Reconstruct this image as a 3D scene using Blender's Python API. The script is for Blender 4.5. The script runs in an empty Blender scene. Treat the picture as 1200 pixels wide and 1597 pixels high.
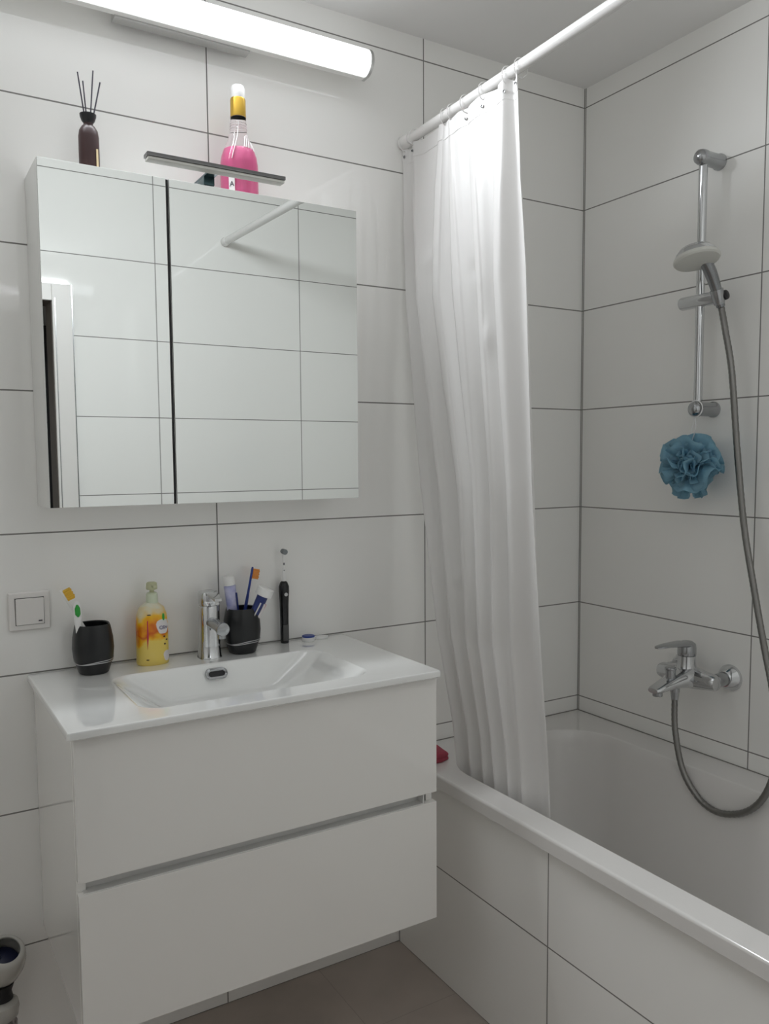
import bpy, bmesh, math, random
from mathutils import Vector, Matrix
R = random.Random(7)
PI = math.pi
scene = bpy.context.scene
COL = scene.collection

# ------------------------------------------------------------------ materials
def principled(name, color, rough=.5, metal=0., **kw):
    m = bpy.data.materials.new(name); m.use_nodes = True
    b = m.node_tree.nodes['Principled BSDF']
    b.inputs['Base Color'].default_value = (*color, 1)
    b.inputs['Roughness'].default_value = rough
    b.inputs['Metallic'].default_value = metal
    for k, v in kw.items():
        b.inputs[k.replace('_', ' ')].default_value = v
    return m

def noise_bump(m, scale, strength, dist=.001, detail=2.):
    nt = m.node_tree; b = nt.nodes['Principled BSDF']
    tc = nt.nodes.new('ShaderNodeTexCoord'); n = nt.nodes.new('ShaderNodeTexNoise')
    n.inputs['Scale'].default_value = scale; n.inputs['Detail'].default_value = detail
    nt.links.new(tc.outputs['Object'], n.inputs['Vector'])
    bp = nt.nodes.new('ShaderNodeBump'); bp.inputs['Strength'].default_value = strength
    bp.inputs['Distance'].default_value = dist
    nt.links.new(n.outputs['Fac'], bp.inputs['Height']); nt.links.new(bp.outputs['Normal'], b.inputs['Normal'])
    return m

def mottle(m, c1, c2, scale, detail=4.):
    nt = m.node_tree; b = nt.nodes['Principled BSDF']
    tc = nt.nodes.new('ShaderNodeTexCoord'); n = nt.nodes.new('ShaderNodeTexNoise')
    n.inputs['Scale'].default_value = scale; n.inputs['Detail'].default_value = detail
    nt.links.new(tc.outputs['Object'], n.inputs['Vector'])
    r = nt.nodes.new('ShaderNodeValToRGB')
    r.color_ramp.elements[0].position = .3; r.color_ramp.elements[1].position = .7
    r.color_ramp.elements[0].color = (*c1, 1); r.color_ramp.elements[1].color = (*c2, 1)
    nt.links.new(n.outputs['Fac'], r.inputs['Fac']); nt.links.new(r.outputs['Color'], b.inputs['Base Color'])
    return m

def tiles(name, ax_u, off_u, w_u, ax_v, off_v, w_v, tile=(.898, .894, .874), grout=(.20, .195, .185),
          hw=.0016, extra=(), rough=.05, mott=0., ior=1.62):
    """white glazed wall tiles; ax 0/1/2 = x/y/z. extra = [(axis, position)] single joints"""
    m = bpy.data.materials.new(name); m.use_nodes = True
    nt = m.node_tree; b = nt.nodes['Principled BSDF']; L = nt.links.new
    tc = nt.nodes.new('ShaderNodeTexCoord'); sp = nt.nodes.new('ShaderNodeSeparateXYZ')
    L(tc.outputs['Object'], sp.inputs[0])
    def mth(op, a, c=None):
        n = nt.nodes.new('ShaderNodeMath'); n.operation = op
        for i, v in enumerate((a, c)):
            if v is None: continue
            if isinstance(v, (int, float)): n.inputs[i].default_value = v
            else: L(v, n.inputs[i])
        return n.outputs[0]
    def periodic(ax, off, w):
        s = mth('DIVIDE', mth('SUBTRACT', sp.outputs[ax], off), w)
        f = mth('FRACT', mth('ADD', s, .5))
        d = mth('MULTIPLY', mth('ABSOLUTE', mth('SUBTRACT', f, .5)), w)
        return d, mth('FLOOR', s)
    du, cu = periodic(ax_u, off_u, w_u); dv, cv = periodic(ax_v, off_v, w_v)
    d = mth('MINIMUM', du, dv)
    for ax, pos in extra:
        d = mth('MINIMUM', d, mth('ABSOLUTE', mth('SUBTRACT', sp.outputs[ax], pos)))
    mask = mth('LESS_THAN', d, hw)
    mix = nt.nodes.new('ShaderNodeMix'); mix.data_type = 'RGBA'
    L(mask, mix.inputs['Factor']); mix.inputs['A'].default_value = (*tile, 1); mix.inputs['B'].default_value = (*grout, 1)
    if mott:
        n = nt.nodes.new('ShaderNodeTexNoise'); n.inputs['Scale'].default_value = 5; n.inputs['Detail'].default_value = 6
        L(tc.outputs['Object'], n.inputs['Vector'])
        r = nt.nodes.new('ShaderNodeValToRGB')
        r.color_ramp.elements[0].position = .3; r.color_ramp.elements[1].position = .72
        r.color_ramp.elements[0].color = (*[c * (1 - mott) for c in tile], 1)
        r.color_ramp.elements[1].color = (*[c * (1 + mott) for c in tile], 1)
        L(n.outputs['Fac'], r.inputs['Fac']); L(r.outputs['Color'], mix.inputs['A'])
    L(mix.outputs['Result'], b.inputs['Base Color']); b.inputs['IOR'].default_value = ior
    L(mth('ADD', mth('MULTIPLY', mask, .6), rough), b.inputs['Roughness'])
    # joint recess, soft glaze waviness and a tiny lean of every tile
    rec = mth('MINIMUM', mth('DIVIDE', d, .003), 1.)
    nz = nt.nodes.new('ShaderNodeTexNoise'); nz.inputs['Scale'].default_value = 7; nz.inputs['Detail'].default_value = 0
    L(tc.outputs['Object'], nz.inputs['Vector'])
    h = mth('ADD', mth('MULTIPLY', rec, .25), mth('MULTIPLY', nz.outputs['Fac'], .5))
    bp = nt.nodes.new('ShaderNodeBump'); bp.inputs['Strength'].default_value = .35; bp.inputs['Distance'].default_value = .0015
    L(h, bp.inputs['Height']); L(bp.outputs['Normal'], b.inputs['Normal'])
    return m

def emissive(name, color, strength):
    m = bpy.data.materials.new(name); m.use_nodes = True
    b = m.node_tree.nodes['Principled BSDF']
    b.inputs['Base Color'].default_value = (.9, .9, .9, 1)
    b.inputs['Emission Color'].default_value = (*color, 1); b.inputs['Emission Strength'].default_value = strength
    return m

def cloth(name, color, trans, tcol=None, rough=.6, bump=None):
    m = bpy.data.materials.new(name); m.use_nodes = True
    nt = m.node_tree; b = nt.nodes['Principled BSDF']
    b.inputs['Base Color'].default_value = (*color, 1); b.inputs['Roughness'].default_value = rough
    t = nt.nodes.new('ShaderNodeBsdfTranslucent'); t.inputs['Color'].default_value = (*(tcol or color), 1)
    mx = nt.nodes.new('ShaderNodeMixShader'); mx.inputs[0].default_value = trans
    nt.links.new(b.outputs[0], mx.inputs[1]); nt.links.new(t.outputs[0], mx.inputs[2])
    nt.links.new(mx.outputs[0], nt.nodes['Material Output'].inputs['Surface'])
    if bump: noise_bump(m, *bump)
    return m

GROUT = (.17, .165, .155)
Zs = .5526
M = {}
M['wall_back'] = tiles('tiles_back', 0, -.5855, .597, 2, 0, .3, extra=[(0, 0)])
M['wall_right'] = tiles('tiles_right', 1, -.6055, .6, 2, 0, .3, extra=[(1, 0)])
M['wall_front'] = tiles('tiles_front', 0, -.288, .622, 2, .022, .3)
M['wall_left'] = tiles('tiles_left', 1, -.6, .6, 2, 0, .3)
M['panel'] = tiles('tiles_bath_side', 1, -.604, .6, 2, .2982, .3, extra=[(2, 0), (1, 0), (2, .519)])
M['floor'] = tiles('tiles_floor', 0, -.93, .6, 1, -.27, .6, tile=(.43, .375, .335), grout=(.38, .33, .30), hw=.001, rough=.45, mott=.12)
M['ceiling'] = noise_bump(principled('ceiling_paint', (.86, .855, .85), .9), 300, .08)
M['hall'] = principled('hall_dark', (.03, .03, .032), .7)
M['hallwall'] = principled('hall_wall_paint', (.80, .79, .77), .8)
M['hallfloor'] = principled('hall_floor', (.12, .1, .08), .5)
M['frame'] = principled('door_frame_paint', (.78, .76, .74), .35)
M['gloss'] = principled('white_lacquer', (.88, .87, .845), .25, Coat_Weight=1., Coat_Roughness=.03)
M['cabwhite'] = principled('cabinet_white', (.78, .78, .76), .35)
M['ceramic'] = principled('sink_ceramic', (.86, .87, .86), .08, Coat_Weight=1., Coat_Roughness=.02)
M['bath'] = principled('bath_enamel', (.74, .725, .71), .14, Coat_Weight=.3, Coat_Roughness=.05)
M['chrome'] = principled('chrome', (.62, .63, .64), .10, 1.)
M['chrome_dull'] = noise_bump(principled('chrome_dull', (.42, .43, .44), .2, 1.), 60, .05)
M['alu'] = principled('brushed_aluminium', (.55, .55, .54), .35, 1.)
M['dark'] = principled('black_gap', (.012, .012, .014), .5)
M['mirror'] = principled('mirror_silver', (.82, .845, .83), .0, 1.)
M['plastic'] = principled('white_plastic', (.78, .76, .74), .3)
M['rodwhite'] = principled('white_enamel_tube', (.80, .79, .78), .25)
M['black'] = noise_bump(principled('black_ceramic', (.010, .011, .012), .30, Specular_IOR_Level=.45), 90, .1)
M['blackgl'] = principled('black_glossy_plastic', (.01, .01, .012), .2)
M['silver'] = principled('silver_wire', (.55, .55, .56), .35, 1.)
M['light'] = emissive('lamp_diffuser', (.92, .962, 1.), 17.)
def forward_beam(m, low, high, power):
    '''the LED strip inside points into the room: the front of the diffuser gives off more than its flanks'''
    nt = m.node_tree; L = nt.links.new
    g = nt.nodes.new('ShaderNodeNewGeometry')
    dt = nt.nodes.new('ShaderNodeVectorMath'); dt.operation = 'DOT_PRODUCT'; L(g.outputs['True Normal'], dt.inputs[0]); dt.inputs[1].default_value = (0, -.93, -.37)
    last = dt.outputs['Value']
    for op, val in (('MAXIMUM', 0.), ('POWER', power), ('MULTIPLY', high), ('ADD', low)):
        n = nt.nodes.new('ShaderNodeMath'); n.operation = op; L(last, n.inputs[0]); n.inputs[1].default_value = val; last = n.outputs[0]
    L(last, nt.nodes['Principled BSDF'].inputs['Emission Strength'])
forward_beam(M['light'], .52, .6, 2.)
M['curtain'] = cloth('curtain_fabric', (.84, .83, .82), .20, (.84, .83, .82), .38, (30, .12, .003))
M['loofah'] = cloth('mesh_puff', (.34, .57, .68), .5, (.38, .65, .78), .6, (500, .5, .001))
M['cord'] = principled('white_cord', (.8, .8, .8), .8)
M['red'] = noise_bump(principled('red_cloth', (.36, .055, .085), .9), 250, .6, .002)
M['brown'] = principled('brown_glass', (.035, .014, .014), .4)
M['gold'] = principled('gold_foil', (.60, .38, .06), .3, .75)
M['cream'] = principled('cream_label', (.75, .62, .38), .5)
M['stick'] = principled('dark_reed', (.045, .04, .06), .7)
M['glass'] = principled('clear_glass', (.97, .93, .95), .03, Transmission_Weight=1., IOR=1.3)
M['pink'] = principled('pink_liquid', (.90, .20, .42), .1, Transmission_Weight=.25, IOR=1.33)
M['whitecap'] = principled('white_cap', (.84, .84, .83), .35)
M['yellowbr'] = principled('yellow_bristles', (.80, .50, .06), .7)
M['orangebr'] = principled('orange_bristles', (.80, .33, .08), .7)
M['green'] = principled('green_rubber', (.03, .36, .05), .5)
M['blue'] = principled('blue_plastic', (.02, .05, .28), .35)
M['navy'] = principled('navy_blue_print', (.015, .03, .16), .3)
M['lav'] = mottle(principled('lavender_tube', (.5, .5, .7), .35), (.25, .27, .55), (.60, .60, .78), 45)
M['redpr'] = principled('red_print', (.55, .03, .08), .4)
M['greyface'] = noise_bump(principled('spray_face', (.62, .62, .58), .5), 500, .3)
M['hose'] = principled('metal_hose', (.25, .245, .235), .32, 1.)
M['beige'] = principled('translucent_beige_pump', (.55, .56, .36), .4)
M['grn2'] = principled('pale_green_collar', (.66, .72, .55), .4)
M['label'] = principled('white_label', (.75, .72, .72), .5)
M['ink'] = principled('purple_ink', (.10, .09, .20), .6)

def soap_mat():
    m = principled('soap_bottle_print', (.8, .5, .05), .3)
    nt = m.node_tree; b = nt.nodes['Principled BSDF']; L = nt.links.new
    tc = nt.nodes.new('ShaderNodeTexCoord'); sp = nt.nodes.new('ShaderNodeSeparateXYZ'); L(tc.outputs['Object'], sp.inputs[0])
    nz = nt.nodes.new('ShaderNodeTexNoise'); nz.inputs['Scale'].default_value = 28; nz.inputs['Detail'].default_value = 2
    L(tc.outputs['Object'], nz.inputs['Vector'])
    a = nt.nodes.new('ShaderNodeMath'); a.operation = 'MULTIPLY_ADD'; L(sp.outputs[2], a.inputs[0]); a.inputs[1].default_value = 7.2; a.inputs[2].default_value = -.38
    c = nt.nodes.new('ShaderNodeMath'); c.operation = 'MULTIPLY_ADD'; L(nz.outputs['Fac'], c.inputs[0]); c.inputs[1].default_value = .75; L(a.outputs[0], c.inputs[2])
    r = nt.nodes.new('ShaderNodeValToRGB'); L(c.outputs[0], r.inputs['Fac'])
    e = r.color_ramp.elements; e[0].position = 0; e[0].color = (.80, .62, .16, 1); e[1].position = 1; e[1].color = (.74, .72, .58, 1)
    for p, col in ((.34, (.82, .62, .12)), (.42, (.85, .45, .01)), (.52, (.62, .11, .005)), (.62, (.80, .30, .005)), (.76, (.88, .50, .01)), (.86, (.76, .60, .30))):
        q = e.new(p); q.color = (*col, 1)
    L(r.outputs['Color'], b.inputs['Base Color'])
    return m
M['soap'] = soap_mat()

def dark_pattern():
    m = principled('dark_pattern', (.1, .1, .1), .6)
    return mottle(m, (.02, .02, .03), (.55, .5, .5), 90, 1.)
M['pattern'] = dark_pattern()

# ------------------------------------------------------------------ mesh builder
class MB:
    def __init__(s): s.bm = bmesh.new(); s.boxy = False
    def box(s, x0, x1, y0, y1, z0, z1, bev=0., seg=2, mi=0, rot=None):
        if bev: s.boxy = True
        t = bmesh.new(); bmesh.ops.create_cube(t, size=1)
        for v in t.verts:
            v.co = Vector(((x0 + x1) / 2 + v.co.x * abs(x1 - x0), (y0 + y1) / 2 + v.co.y * abs(y1 - y0), (z0 + z1) / 2 + v.co.z * abs(z1 - z0)))
        if bev: bmesh.ops.bevel(t, geom=list(t.edges), offset=bev, segments=seg, profile=.5, affect='EDGES')
        if rot:
            c, mt = rot
            for v in t.verts: v.co = Vector(c) + mt @ (v.co - Vector(c))
        s._merge(t, mi); return s
    def _merge(s, t, mi=0):
        mp = {v: s.bm.verts.new(v.co) for v in t.verts}
        for f in t.faces:
            try: nf = s.bm.faces.new([mp[v] for v in f.verts]); nf.material_index = mi
            except ValueError: pass
        t.free()
    def loft(s, rings, closed=True, cap0=True, cap1=True, mi=0):
        vs = [[s.bm.verts.new(p) for p in r] for r in rings]
        n = len(rings[0])
        for a, b in zip(vs, vs[1:]):
            for i in range(n if closed else n - 1):
                j = (i + 1) % n
                f = s.bm.faces.new((a[i], a[j], b[j], b[i])); f.material_index = mi
        if cap0: s.bm.faces.new(list(reversed(vs[0]))).material_index = mi
        if cap1: s.bm.faces.new(vs[-1]).material_index = mi
        return s
    def lathe(s, c, prof, axis=(0, 0, 1), seg=32, sx=1., sy=1., power=2., cap0=True, cap1=True, mi=0):
        """prof = [(radius, height)] along axis from c"""
        q = Vector(axis).normalized().to_track_quat('Z', 'Y'); rings = []
        for r, h in prof:
            ring = []
            for i in range(seg):
                a = 2 * PI * i / seg; ca, sa = math.cos(a), math.sin(a)
                k = (abs(ca) ** power + abs(sa) ** power) ** (-1 / power)
                ring.append(Vector(c) + q @ Vector((r * sx * k * ca, r * sy * k * sa, h)))
            rings.append(ring)
        return s.loft(rings, cap0=cap0, cap1=cap1, mi=mi)
    def cyl(s, p0, p1, r0, r1=None, seg=24, mi=0, bev=0.):
        p0, p1 = Vector(p0), Vector(p1); L = (p1 - p0).length; r1 = r0 if r1 is None else r1
        if bev: pr = [(r0 - bev, 0), (r0 - bev * .3, bev * .3), (r0, bev), (r1, L - bev), (r1 - bev * .3, L - bev * .3), (r1 - bev, L)]
        else: pr = [(r0, 0), (r1, L)]
        return s.lathe(p0, pr, p1 - p0, seg, mi=mi)
    def tube(s, pts, rad, seg=12, caps=True, mi=0, flat=1.):
        pts = [Vector(p) for p in pts]; rings = []; n = len(pts)
        up = None
        for i, p in enumerate(pts):
            d = (pts[min(i + 1, n - 1)] - pts[max(i - 1, 0)]).normalized()
            if up is None:
                up = Vector((0, 0, 1)) if abs(d.z) < .9 else Vector((1, 0, 0))
            a = d.cross(up).normalized(); up = a.cross(d).normalized()
            r = rad[i] if isinstance(rad, (list, tuple)) else rad
            rings.append([p + a * (r * math.cos(t)) + up * (r * flat * math.sin(t)) for t in [2 * PI * k / seg for k in range(seg)]])
        return s.loft(rings, cap0=caps, cap1=caps, mi=mi)
    def build(s, name, mat, parent=None, loc=None, smooth=True, ang=.6, **props):
        bm = s.bm
        bmesh.ops.recalc_face_normals(bm, faces=list(bm.faces))
        if smooth:
            for f in bm.faces: f.smooth = True
            for e in bm.edges:
                if len(e.link_faces) == 2 and e.calc_face_angle(0) > ang: e.smooth = False
        org = Vector((0, 0, 0))
        if parent is not None: org = wloc(parent)
        elif loc is not None: org = Vector(loc)
        for v in bm.verts: v.co -= org
        me = bpy.data.meshes.new(name); bm.to_mesh(me); bm.free()
        for m in (mat if isinstance(mat, (list, tuple)) else [mat]): me.materials.append(m)
        o = bpy.data.objects.new(name, me); COL.objects.link(o)
        if smooth and s.boxy:
            wn = o.modifiers.new('normals', 'WEIGHTED_NORMAL'); wn.keep_sharp = True; wn.weight = 100
        if parent is not None: o.parent = parent
        else: o.location = org
        for k, v in props.items(): o[k] = v
        return o

def wloc(o):
    v = Vector((0, 0, 0))
    while o is not None: v += o.location; o = o.parent
    return v
def thing(name, label, cat, loc, group=None):
    o = bpy.data.objects.new(name, None); o.empty_display_size = .05; COL.objects.link(o); o.location = loc
    o['label'] = label; o['category'] = cat
    if group: o['group'] = group
    return o
def struct(mb, name, mat, **k): return mb.build(name, mat, smooth=False, kind='structure', **k)
def spline(pts, n=12):
    P = [Vector(p) for p in pts]; P = [2 * P[0] - P[1]] + P + [2 * P[-1] - P[-2]]; out = []
    for i in range(1, len(P) - 2):
        for k in range(n):
            t = k / n
            out.append(.5 * ((2 * P[i]) + (P[i + 1] - P[i - 1]) * t + (2 * P[i - 1] - 5 * P[i] + 4 * P[i + 1] - P[i + 2]) * t * t + (3 * P[i] - P[i - 1] - 3 * P[i + 1] + P[i + 2]) * t ** 3))
    return out + [P[-2]]
def rrect(x0, x1, y0, y1, r, z, k=8):
    """rounded rectangle ring, 4*(k+1) points"""
    pts = []
    for cx, cy, a0 in ((x1 - r, y1 - r, 0), (x0 + r, y1 - r, PI / 2), (x0 + r, y0 + r, PI), (x1 - r, y0 + r, 1.5 * PI)):
        for i in range(k + 1):
            a = a0 + PI / 2 * i / k; pts.append(Vector((cx + r * math.cos(a), cy + r * math.sin(a), z)))
    return pts
def lerp(a, b, t): return a + (b - a) * t
def interp(xs, ys, x):
    if x <= xs[0]: return ys[0]
    for i in range(1, len(xs)):
        if x <= xs[i]: return lerp(ys[i - 1], ys[i], (x - xs[i - 1]) / (xs[i] - xs[i - 1]))
    return ys[-1]

# ------------------------------------------------------------------ the room
YW = -1.70; XL = -2.55; H = 2.456
struct(MB().box(XL - .1, .1, 0, .1, 0, H + .1), 'wall_back', M['wall_back'])
struct(MB().box(0, .1, YW - .12, 0, 0, H + .1), 'wall_right', M['wall_right'])
struct(MB().box(XL - .1, XL, YW - .12, 0, 0, H + .1), 'wall_left', M['wall_left'])
DX0, DX1, DH = -2.14, -1.288, 1.955
struct(MB().box(DX1, 0, YW - .12, YW, 0, H + .1).box(XL, DX0, YW - .12, YW, 0, H + .1).box(DX0, DX1, YW - .12, YW, DH, H + .1),
       'wall_front', M['wall_front'])
struct(MB().box(XL - .1, .1, YW - .12, .1, -.1, 0), 'floor', M['floor'])
struct(MB().box(XL - .1, .1, YW - .12, .1, H, H + .1), 'ceiling', M['ceiling'])
fr = struct(MB().box(DX0 - .055, DX0 + .01, YW, YW + .014, 0, DH + .05, .002)
            .box(DX1 - .01, DX1 + .060, YW, YW + .014, 0, DH + .05, .002)
            .box(DX0 + .01, DX1 - .01, YW, YW + .014, DH - .012, DH + .05, .002), 'door_1', M['frame'])
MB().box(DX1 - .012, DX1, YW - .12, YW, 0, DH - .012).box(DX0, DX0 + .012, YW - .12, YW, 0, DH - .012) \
    .box(DX0, DX1, YW - .12, YW, DH - .012, DH).build('lining', principled('shaded_lining', (.12, .10, .085), .6), fr)  # the jamb's shade is put into the lining's brown-grey colour
MB().box(DX1 - .002, DX1 + .001, YW + .013, YW + .0155, 0, DH - .002).build('groove', M['chrome_dull'], fr)
MB().box(DX1 + .058, DX1 + .062, YW, YW + .0145, 0, DH + .05).build('seal', M['chrome_dull'], fr)
# the dark hallway the door opens on
HY = YW - .12
struct(MB().box(XL, -.55, HY - .8, HY - .7, 0, H), 'wall_hallway_far', M['hallwall'])
hd = thing('wardrobe', 'tall dark shape in the hallway, seen in the mirror beside the door frame', 'wardrobe', (-1.11, HY - .6, 0))
mb = MB()
mb.box(-1.36, -.86, HY - .699, HY - .52, .0, 1.95, .004).build('body', M['hall'], hd)
for x_ in (-1.35, -1.107): MB().box(x_, x_ + .237, HY - .52, HY - .504, .08, 1.94, .003).build('door', M['hall'], hd)
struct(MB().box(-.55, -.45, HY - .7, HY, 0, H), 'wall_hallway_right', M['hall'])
struct(MB().box(XL - .1, XL, HY - .7, HY, 0, H), 'wall_hallway_left', M['hallwall'])
struct(MB().box(XL, -.55, HY - .7, HY, -.1, 0), 'floor_hallway', M['hallfloor'])
struct(MB().box(XL, -.55, HY - .7, HY, H, H + .1), 'ceiling_hallway', M['hallwall'])
# tiled side of the bath
TP = .677
struct(MB().box(-TP, -TP + .02, YW, 0, 0, .519), 'wall_bath_side', M['panel'])

struct(MB().box(-.6925, 0, -.0022, 0, Zs, Zs + .0022).box(-.0022, 0, YW, 0, Zs, Zs + .0022), 'trim_1', principled('grey_silicone', (.26, .25, .235), .6))
# ------------------------------------------------------------------ bathtub
tub = thing('bathtub', 'white built-in bathtub with a thick front rim and tiled side', 'bathtub', (-.35, -.85, .02))
mb = MB(); X0, X1, Y0, Y1 = -.6925, -.001, YW + .001, -.001
rings = [rrect(X0, X1, Y0, Y1, .002, .5195), rrect(X0, X1, Y0, Y1, .002, Zs - .007)] + \
    [rrect(X0 + .007 * (1 - math.cos(q * PI / 12)), X1, Y0, Y1, .002, Zs - .007 * (1 - math.sin(q * PI / 12))) for q in range(1, 7)]
ix0, ix1, iy0, iy1 = -.6236, -.105, -1.60, -.105
rings += [rrect(ix0 - .004, ix1 + .006, iy0 - .006, iy1 + .006, .15, Zs, 8), rrect(ix0 - .001, ix1 + .003, iy0 - .003, iy1 + .003, .147, Zs - .001),
          rrect(ix0, ix1, iy0, iy1, .145, Zs - .004), rrect(ix0 + .006, ix1 - .012, iy0 + .012, iy1 - .012, .14, Zs - .03),
          rrect(ix0 + .03, ix1 - .03, iy0 + .05, iy1 - .03, .13, Zs - .2), rrect(ix0 + .05, ix1 - .05, iy0 + .12, iy1 - .06, .12, .20),
          rrect(ix0 + .075, ix1 - .075, iy0 + .17, iy1 - .09, .10, .155), rrect(ix0 + .12, ix1 - .12, iy0 + .22, iy1 - .14, .08, .142)]
mb.loft(rings, cap0=False)
mb.boxy = True; mb.build('basin', M['bath'], tub, ang=.55)
MB().lathe((-.36, -1.42, .142), [(.001, .004), (.03, .004), (.032, .001), (.032, 0)]).build('drain', M['chrome'], tub)

# ------------------------------------------------------------------ vanity unit
VX0, VX1, VB = -1.602, -.850, .334
van = thing('vanity_unit', 'white glossy wall-hung vanity unit with two handleless drawers under the sink', 'vanity unit', (-1.226, 0, VB))
MB().box(VX0, VX0 + .016, -.4145, -.001, VB, .883, .001).box(VX1 - .016, VX1, -.4145, -.001, VB, .883, .001) \
    .box(VX0 + .016, VX1 - .016, -.4145, -.001, VB + .001, VB + .017).box(VX0 + .016, VX1 - .016, -.018, -.001, VB + .017, .883) \
    .build('body', M['gloss'], van)
MB().box(VX0, VX1 + .001, -.433, -.415, .6225, .880, .0012).build('drawer', M['gloss'], van)
MB().box(VX0, VX1 + .001, -.433, -.415, VB, .6005, .0012).build('drawer', M['gloss'], van)
MB().box(VX0 + .010, VX1 - .028, -.408, -.400, .595, .640).box(VX0 + .010, VX1 - .028, -.428, -.400, .5985, .6015) \
    .box(VX1 - .032, VX1 - .028, -.4275, -.4, .6015, .6225) \
    .build('grip_channel', principled('grey_channel', (.68, .68, .67), .4, .15), van, label='grey metal finger groove between the drawers')
sink = thing('washbasin', 'white ceramic washbasin top with a wide shallow rectangular bowl on the vanity', 'washbasin', (-1.232, 0, .883))
mb = MB(); sx0, sx1, sy0, sy1 = -1.6144, -.8493, -.4536, -.001
rings = [rrect(sx0 + .004, sx1 - .004, sy0 + .004, sy1, .004, .8825), rrect(sx0, sx1, sy0, sy1, .006, .885), rrect(sx0, sx1, sy0, sy1, .006, .8945),
         rrect(sx0 + .0015, sx1 - .0015, sy0 + .0015, sy1, .006, .8972), rrect(sx0 + .005, sx1 - .005, sy0 + .005, sy1 - .002, .006, .898)]
bx0, bx1, by0, by1 = -1.470, -.985, -.392, -.122
rings += [rrect(bx0 - .006, bx1 + .004, by0 - .004, by1 + .004, .050, .898), rrect(bx0 - .002, bx1 + .001, by0 - .001, by1 + .001, .049, .8972),
          rrect(bx0 + .004, bx1 - .004, by0 + .002, by1 - .002, .048, .894), rrect(bx0 + .018, bx1 - .020, by0 + .005, by1 - .005, .048, .884),
          rrect(bx0 + .046, bx1 - .052, by0 + .010, by1 - .010, .045, .864), rrect(bx0 + .085, bx1 - .094, by0 + .018, by1 - .018, .040, .838),
          rrect(bx0 + .100, bx1 - .110, by0 + .026, by1 - .026, .026, .829), rrect(bx0 + .125, bx1 - .135, by0 + .045, by1 - .045, .02, .825),
          rrect(bx0 + .16, bx1 - .16, by0 + .09, by1 - .09, .015, .823)]
mb.loft(rings, cap0=False)
mb.boxy = True; mb.build('bowl', M['ceramic'], sink, ang=.7)
mb = MB()
def stadium(cx, cy, cz, w, h, dy, n=12, tilt=.42):
    out = []
    for i in range(2 * n):
        a = -PI / 2 + PI * i / (n - 1) if i < n else PI / 2 + PI * (i - n) / (n - 1)
        sgn = 1 if i < n else -1
        u = sgn * (w / 2 - h / 2) + h / 2 * math.cos(a); v = h / 2 * math.sin(a)
        out.append(Vector((cx + u, cy + dy + v * tilt, cz + v)))
    return out
oc = (-1.240, -.1335, .8765)
mb.loft([stadium(*oc, .050, .0225, .004), stadium(*oc, .050, .0225, -.004), stadium(*oc, .045, .0175, -.0055), stadium(*oc, .038, .0115, -.004), stadium(*oc, .038, .0115, .0)], cap0=False, cap1=False)
mb.build('overflow_ring', M['chrome_dull'], sink)
MB().loft([stadium(*oc, .040, .0125, -.0016), stadium(*oc, .040, .0125, -.0014)]).build('overflow_hole', M['dark'], sink)
MB().lathe((-1.228, -.257, .8222), [(.001, .004), (.02, .005), (.0225, .003), (.023, 0)]).build('drain', M['chrome'], sink)

# sink tap
tap = thing('basin_tap', 'chrome single-lever tap with an oval column standing behind the sink bowl', 'tap', (-1.230, -.062, .898))
MB().lathe((-1.230, -.062, .8975), [(.0275, 0), (.0275, .003), (.0262, .005), (.0240, .03), (.0230, .075), (.0228, .118), (.0215, .122)], sx=.97, sy=1.05, power=2.6, seg=40).build('column', M['chrome'], tap)
MB().tube(spline([(-1.230, -.060, .980), (-1.230, -.09, .982), (-1.230, -.12, .981), (-1.230, -.146, .979)], 5), [.0135] * 16, 24, flat=.95) \
    .cyl((-1.230, -.1465, .9790), (-1.230, -.158, .978), .0152, bev=.002).cyl((-1.230, -.146, .966), (-1.230, -.146, .957), .0095).build('spout', M['chrome_dull'], tap)
mb = MB()
mb.lathe((-1.230, -.062, 1.0200), [(.0212, 0), (.0225, .003), (.0225, .026), (.0205, .031), (.014, .033)], sx=.97, sy=1.05, power=2.6, seg=40)
mb.loft([[Vector((-1.230 + dx, y, z + dz)) for dx, dz in ((-w, -.003), (w, -.003), (w, .003), (-w, .003))] for y, z, w in ((-.06, 1.046, .014), (-.09, 1.048, .0125), (-.120, 1.043, .010), (-.128, 1.040, .008))])
mb.build('lever', M['chrome'], tap)
MB().cyl((-1.2295, -.118, 1.036), (-1.2295, -.123, 1.030), .004).build('knob', M['whitecap'], tap)

# ------------------------------------------------------------------ mirror cabinet
CX0, CX1, CZ0, CZ1, CY = -1.5785, -.8785, 1.259, 1.9325, -.1507
cab = thing('mirror_cabinet', 'white wall cabinet with two mirrored doors above the sink', 'mirror cabinet', (-1.2285, 0, CZ0))
T = .016
MB().box(CX0, CX0 + T, CY + .021, -.001, CZ0, CZ1).box(CX1 - T, CX1, CY + .021, -.001, CZ0, CZ1).box(CX0 + T, CX1 - T, CY + .021, -.001, CZ0, CZ0 + T) \
    .box(CX0 + T, CX1 - T, CY + .021, -.001, CZ1 - T, CZ1).box(CX0 + T, CX1 - T, -.008, -.001, CZ0 + T, CZ1 - T).build('body', M['cabwhite'], cab)
MB().box(-1.3294, -1.3240, CY + .005, CY + .024, CZ0 + .001, CZ1 - .001).build('gap_shade', M['dark'], cab, label='black gap between the doors')  # black strip stands in for the shade inside the door gap
for a, b in ((CX0, -1.3297), (-1.3237, CX1)):
    d = MB().box(a, b, CY + .004, CY + .0205, CZ0, CZ1, .0006).build('door', M['cabwhite'], cab)
    MB().box(a + .0005, b - .0005, CY, CY + .0038, CZ0 + .0005, CZ1 - .0005, .0004).build('mirror_glass', M['mirror'], d, smooth=False)

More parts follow.
